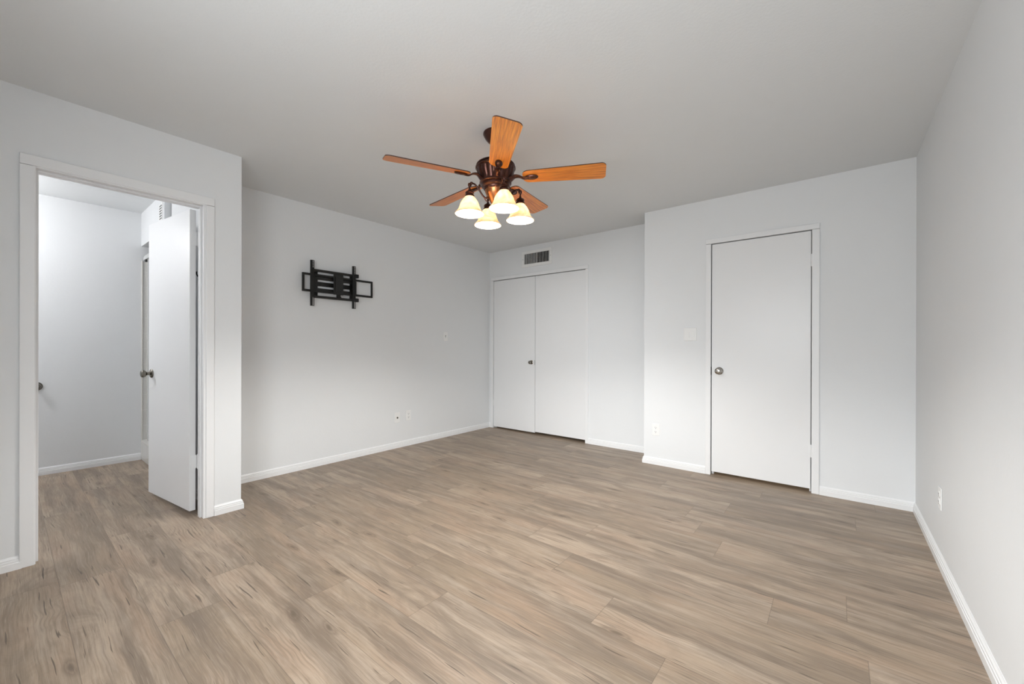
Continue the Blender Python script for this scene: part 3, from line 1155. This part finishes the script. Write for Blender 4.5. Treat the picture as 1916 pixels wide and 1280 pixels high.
# ------------------------------------------------------------------ supply register above the closet
vent = thing('air_vent', (-3.011, YB, 2.2695), 'white rectangular air vent with vertical slats above the closet doors', 'vent')
bm = bmesh.new()
VW, VH, IW, IH = 0.234, 0.1035, 0.193, 0.066
for x0, x1, z0, z1 in ((-VW, VW, IH, VH), (-VW, VW, -VH, -IH), (-VW, -IW, -IH, IH), (IW, VW, -IH, IH)):
    box(bm, x0, x1, -0.008, 0.0, z0, z1)
box(bm, -0.004, 0.004, -0.006, 0.0, -IH, IH)
obj('frame', bm, M_PLASTIC, vent, bevel=0.003)
bm = bmesh.new()
box(bm, -IW, IW, -0.0015, -0.0005, -IH, IH)
obj('duct_opening', bm, M_SLOT, vent)
bm = bmesh.new()
nsl = 17
for k in range(nsl):
    xc = -IW + (k + 0.5) * 2 * IW / nsl
    tilt = -0.30 if k < 8 else 0.35
    Mx = Matrix.Translation((xc, -0.0045, 0)) @ Matrix.Rotation(tilt, 4, 'Z')
    box(bm, -0.0011, 0.0011, -0.0036, 0.0034, -IH, IH, Mx)
s_ = obj('slat', bm, M_PLASTIC, vent)
s_['kind'] = 'stuff'
for sx in (-0.214, 0.214):
    bm = bmesh.new()
    tube(bm, [(sx, -0.0075, 0), (sx, -0.0092, 0)], 0.0035, 10)
    obj('screw', bm, M_AGED, vent)

# ------------------------------------------------------------------ wall plates
def plate(bm, w, h, t=0.005):
    box(bm, -w / 2, w / 2, -t, -0.0002, -h / 2, h / 2)


def rocker_switch(loc):
    o = thing('light_switch', loc, 'white double rocker light switch beside the closed right door', 'light switch')
    bm = bmesh.new()
    plate(bm, 0.110, 0.118, 0.008)
    obj('cover_plate', bm, M_PLASTIC, o, bevel=0.003)
    for sx in (-0.024, 0.024):
        bm = bmesh.new()
        v = box(bm, sx - 0.0165, sx + 0.0165, -0.010, -0.008, -0.033, 0.033)
        for q in v:
            if q.co.y < -0.009:
                q.co.y += -0.0055 if q.co.z < 0 else 0.0012
        obj('rocker', bm, M_PLASTIC, o, bevel=0.001)
    return o


rocker_switch((-1.047, YR, 1.246))


def duplex(loc, rz, label):
    o = thing('power_outlet', loc, label, 'outlet', 'white power outlets on the bedroom walls', rot=(0, 0, rz))
    bm = bmesh.new()
    plate(bm, 0.070, 0.114)
    obj('cover_plate', bm, M_PLASTIC, o, bevel=0.003)
    for cz in (-0.0195, 0.0195):
        bm = bmesh.new()
        lathe_to(bm, [(0, 0), (0.0165, 0), (0.0165, 0.003), (0, 0.003)], (0, -1, 0), (0, -0.0045, cz))
        r = obj('socket', bm, M_PLASTIC, o)
        bm = bmesh.new()
        for sx, hh in ((-0.006, 0.0045), (0.006, 0.0035)):
            box(bm, sx - 0.0011, sx + 0.0011, -0.0079, -0.0074, cz - hh + 0.003, cz + hh + 0.003)
        lathe_to(bm, [(0, 0), (0.0028, 0), (0.0028, 0.0005), (0, 0.0005)], (0, -1, 0), (0, -0.0074, cz - 0.0085), 12)
        obj('slot', bm, M_SLOT, r)
    return o


duplex((-1.358, YR, 0.335), 0, 'white duplex power outlet low on the wall left of the closed right door')
duplex((XR, 3.05, 0.345), -PI / 2, 'white outlet seen edge-on low on the right wall')
duplex((XL, 2.885, 0.343), PI / 2, 'white outlet plate low on left wall, right one of the pair')
# the coax plate
o = thing('coax_plate', (XL, 2.735, 0.335), 'white plate with dark coax jack low on left wall, left one of the pair', 'cable outlet', rot=(0, 0, PI / 2))
bm = bmesh.new()
plate(bm, 0.070, 0.114)
obj('cover_plate', bm, M_PLASTIC, o, bevel=0.003)
bm = bmesh.new()
lathe_to(bm, [(0, 0), (0.0095, 0), (0.0095, 0.004), (0.006, 0.004), (0.006, 0.011), (0, 0.011)], (0, -1, 0), (0, -0.005, 0))
obj('coax_jack', bm, M_AGED, o, smooth=True)
# toggle switch near the far corner
o = thing('light_switch', (XL, 3.445, 1.253), 'small white toggle light switch on the left wall near the closet', 'light switch', rot=(0, 0, PI / 2))
bm = bmesh.new()
plate(bm, 0.070, 0.114)
obj('cover_plate', bm, M_PLASTIC, o, bevel=0.003)
bm = bmesh.new()
box(bm, -0.0052, 0.0052, -0.0056, -0.005, -0.012, 0.012)
obj('toggle_slot', bm, M_SLOT, o)
bm = bmesh.new()
v = box(bm, -0.0035, 0.0035, -0.015, -0.005, -0.007, 0.003)
for q in v:
    if q.co.y < -0.01:
        q.co.z -= 0.006
obj('toggle', bm, M_PLASTIC, o)

# ------------------------------------------------------------------ bathroom bits
# holder post on the far bathroom wall
o = thing('paper_holder_post', (BX, 0.180, 0.775), 'dark round metal post on the bathroom far wall, half hidden by door frame', 'wall fitting')
bm = bmesh.new()
lathe_to(bm, [(0, 0.0005), (0.036, 0.0005), (0.036, 0.004), (0.030, 0.009), (0.014, 0.014), (0.0105, 0.020), (0.0105, 0.040)], (1, 0, 0), (0, 0, 0), 28)
obj('rosette', bm, M_AGED, o, smooth=True)
bm = bmesh.new()
lathe_to(bm, [(0, 0.038), (0.012, 0.038), (0.022, 0.046), (0.026, 0.056), (0.022, 0.066), (0.012, 0.070), (0, 0.070)], (1, 0, 0), (0, 0, 0), 28)
obj('knob', bm, M_AGED, o, smooth=True)
# small exhaust grille on the header
o = thing('exhaust_grille', (-4.592, BY + 0.001, 2.287), 'tiny white grille with dark slots high on the bathroom wall above the shower', 'vent')
o.location = (-4.592, BY, 2.287)
bm = bmesh.new()
box(bm, -0.072, 0.072, -0.003, -0.0003, -0.078, 0.078)
obj('frame', bm, M_PLASTIC, o)
bm = bmesh.new()
for k in range(6):
    zc = -0.055 + k * 0.022
    box(bm, -0.040, 0.040, -0.0042, -0.0032, zc - 0.0035, zc + 0.0035)
obj('slots', bm, M_SLOT, o)
# double robe hook behind the door
o = thing('robe_hook', (-3.592, BY + 0.046, 1.632), 'small black hook glimpsed in the gap between open door and frame', 'hook')
bm = bmesh.new()
box(bm, -0.010, 0.010, -0.006, -0.0002, -0.035, 0.012)
obj('back_plate', bm, M_DARK, o, bevel=0.002)
bm = bmesh.new()
tube(bm, smooth_path([(0, -0.006, 0.0), (0, -0.022, -0.006), (0, -0.034, 0.008), (0.004, -0.036, 0.030)], 5), 0.004, 8)
tube(bm, smooth_path([(0, -0.006, -0.022), (0, -0.018, -0.034), (0, -0.026, -0.024)], 5), 0.004, 8)
obj('prongs', bm, M_DARK, o, smooth=True)
# unseen fill lamp added behind the right door, brightens the gap under it
o = thing('hall_fill_lamp', (-0.2, 4.75, HC), 'small unseen lamp added on the hall ceiling to light the gap under the closed right door', 'ceiling lamp')
bm = bmesh.new()
lathe(bm, [(0, -0.001), (0.09, -0.001), (0.095, -0.015), (0.08, -0.03), (0, -0.03)], 32)
obj('lamp_base', bm, M_PLASTIC, o, smooth=True)
bm = bmesh.new()
lathe(bm, [(0, -0.031), (0.03, -0.032), (0.04, -0.05), (0.03, -0.068), (0, -0.072)], 24)
obj('bulb', bm, M_BULB, o, smooth=True)
ld = bpy.data.lights.new('hall_fill_light', 'POINT')
ld.shadow_soft_size = 0.03
ld.energy = 8
ld.color = (1.0, 0.80, 0.55)
lo = bpy.data.objects.new('hall_fill_light', ld)
C.objects.link(lo)
lo.parent = o
lo.location = (0, 0, -0.10)
# bathroom ceiling lamp (out of view, lights the bathroom)
o = thing('bathroom_lamp', (-4.85, -0.55, HC), 'round white globe lamp hanging from the bathroom ceiling', 'ceiling lamp')
bm = bmesh.new()
lathe(bm, [(0, -0.001), (0.07, -0.001), (0.075, -0.012), (0.06, -0.025), (0, -0.025)], 32)
obj('lamp_base', bm, M_PLASTIC, o, smooth=True)
bm = bmesh.new()
tube(bm, [(0, 0, -0.02), (0, 0, -0.24)], 0.006, 10)
obj('stem', bm, M_NICKEL, o, smooth=True)
bm = bmesh.new()
lathe(bm, [(0, -0.325), (0.02, -0.319), (0.036, -0.302), (0.042, -0.28), (0.034, -0.258), (0.018, -0.238), (0, -0.236)], 24)
obj('bulb', bm, M_BULB, o, smooth=True)
ld = bpy.data.lights.new('bathroom_light', 'POINT')
ld.shadow_soft_size = 0.08
ld.energy = 36
ld.color = (0.98, 0.98, 1.0)
lo = bpy.data.objects.new('bathroom_light', ld)
C.objects.link(lo)
lo.parent = o
lo.location = (0, 0, -0.28)
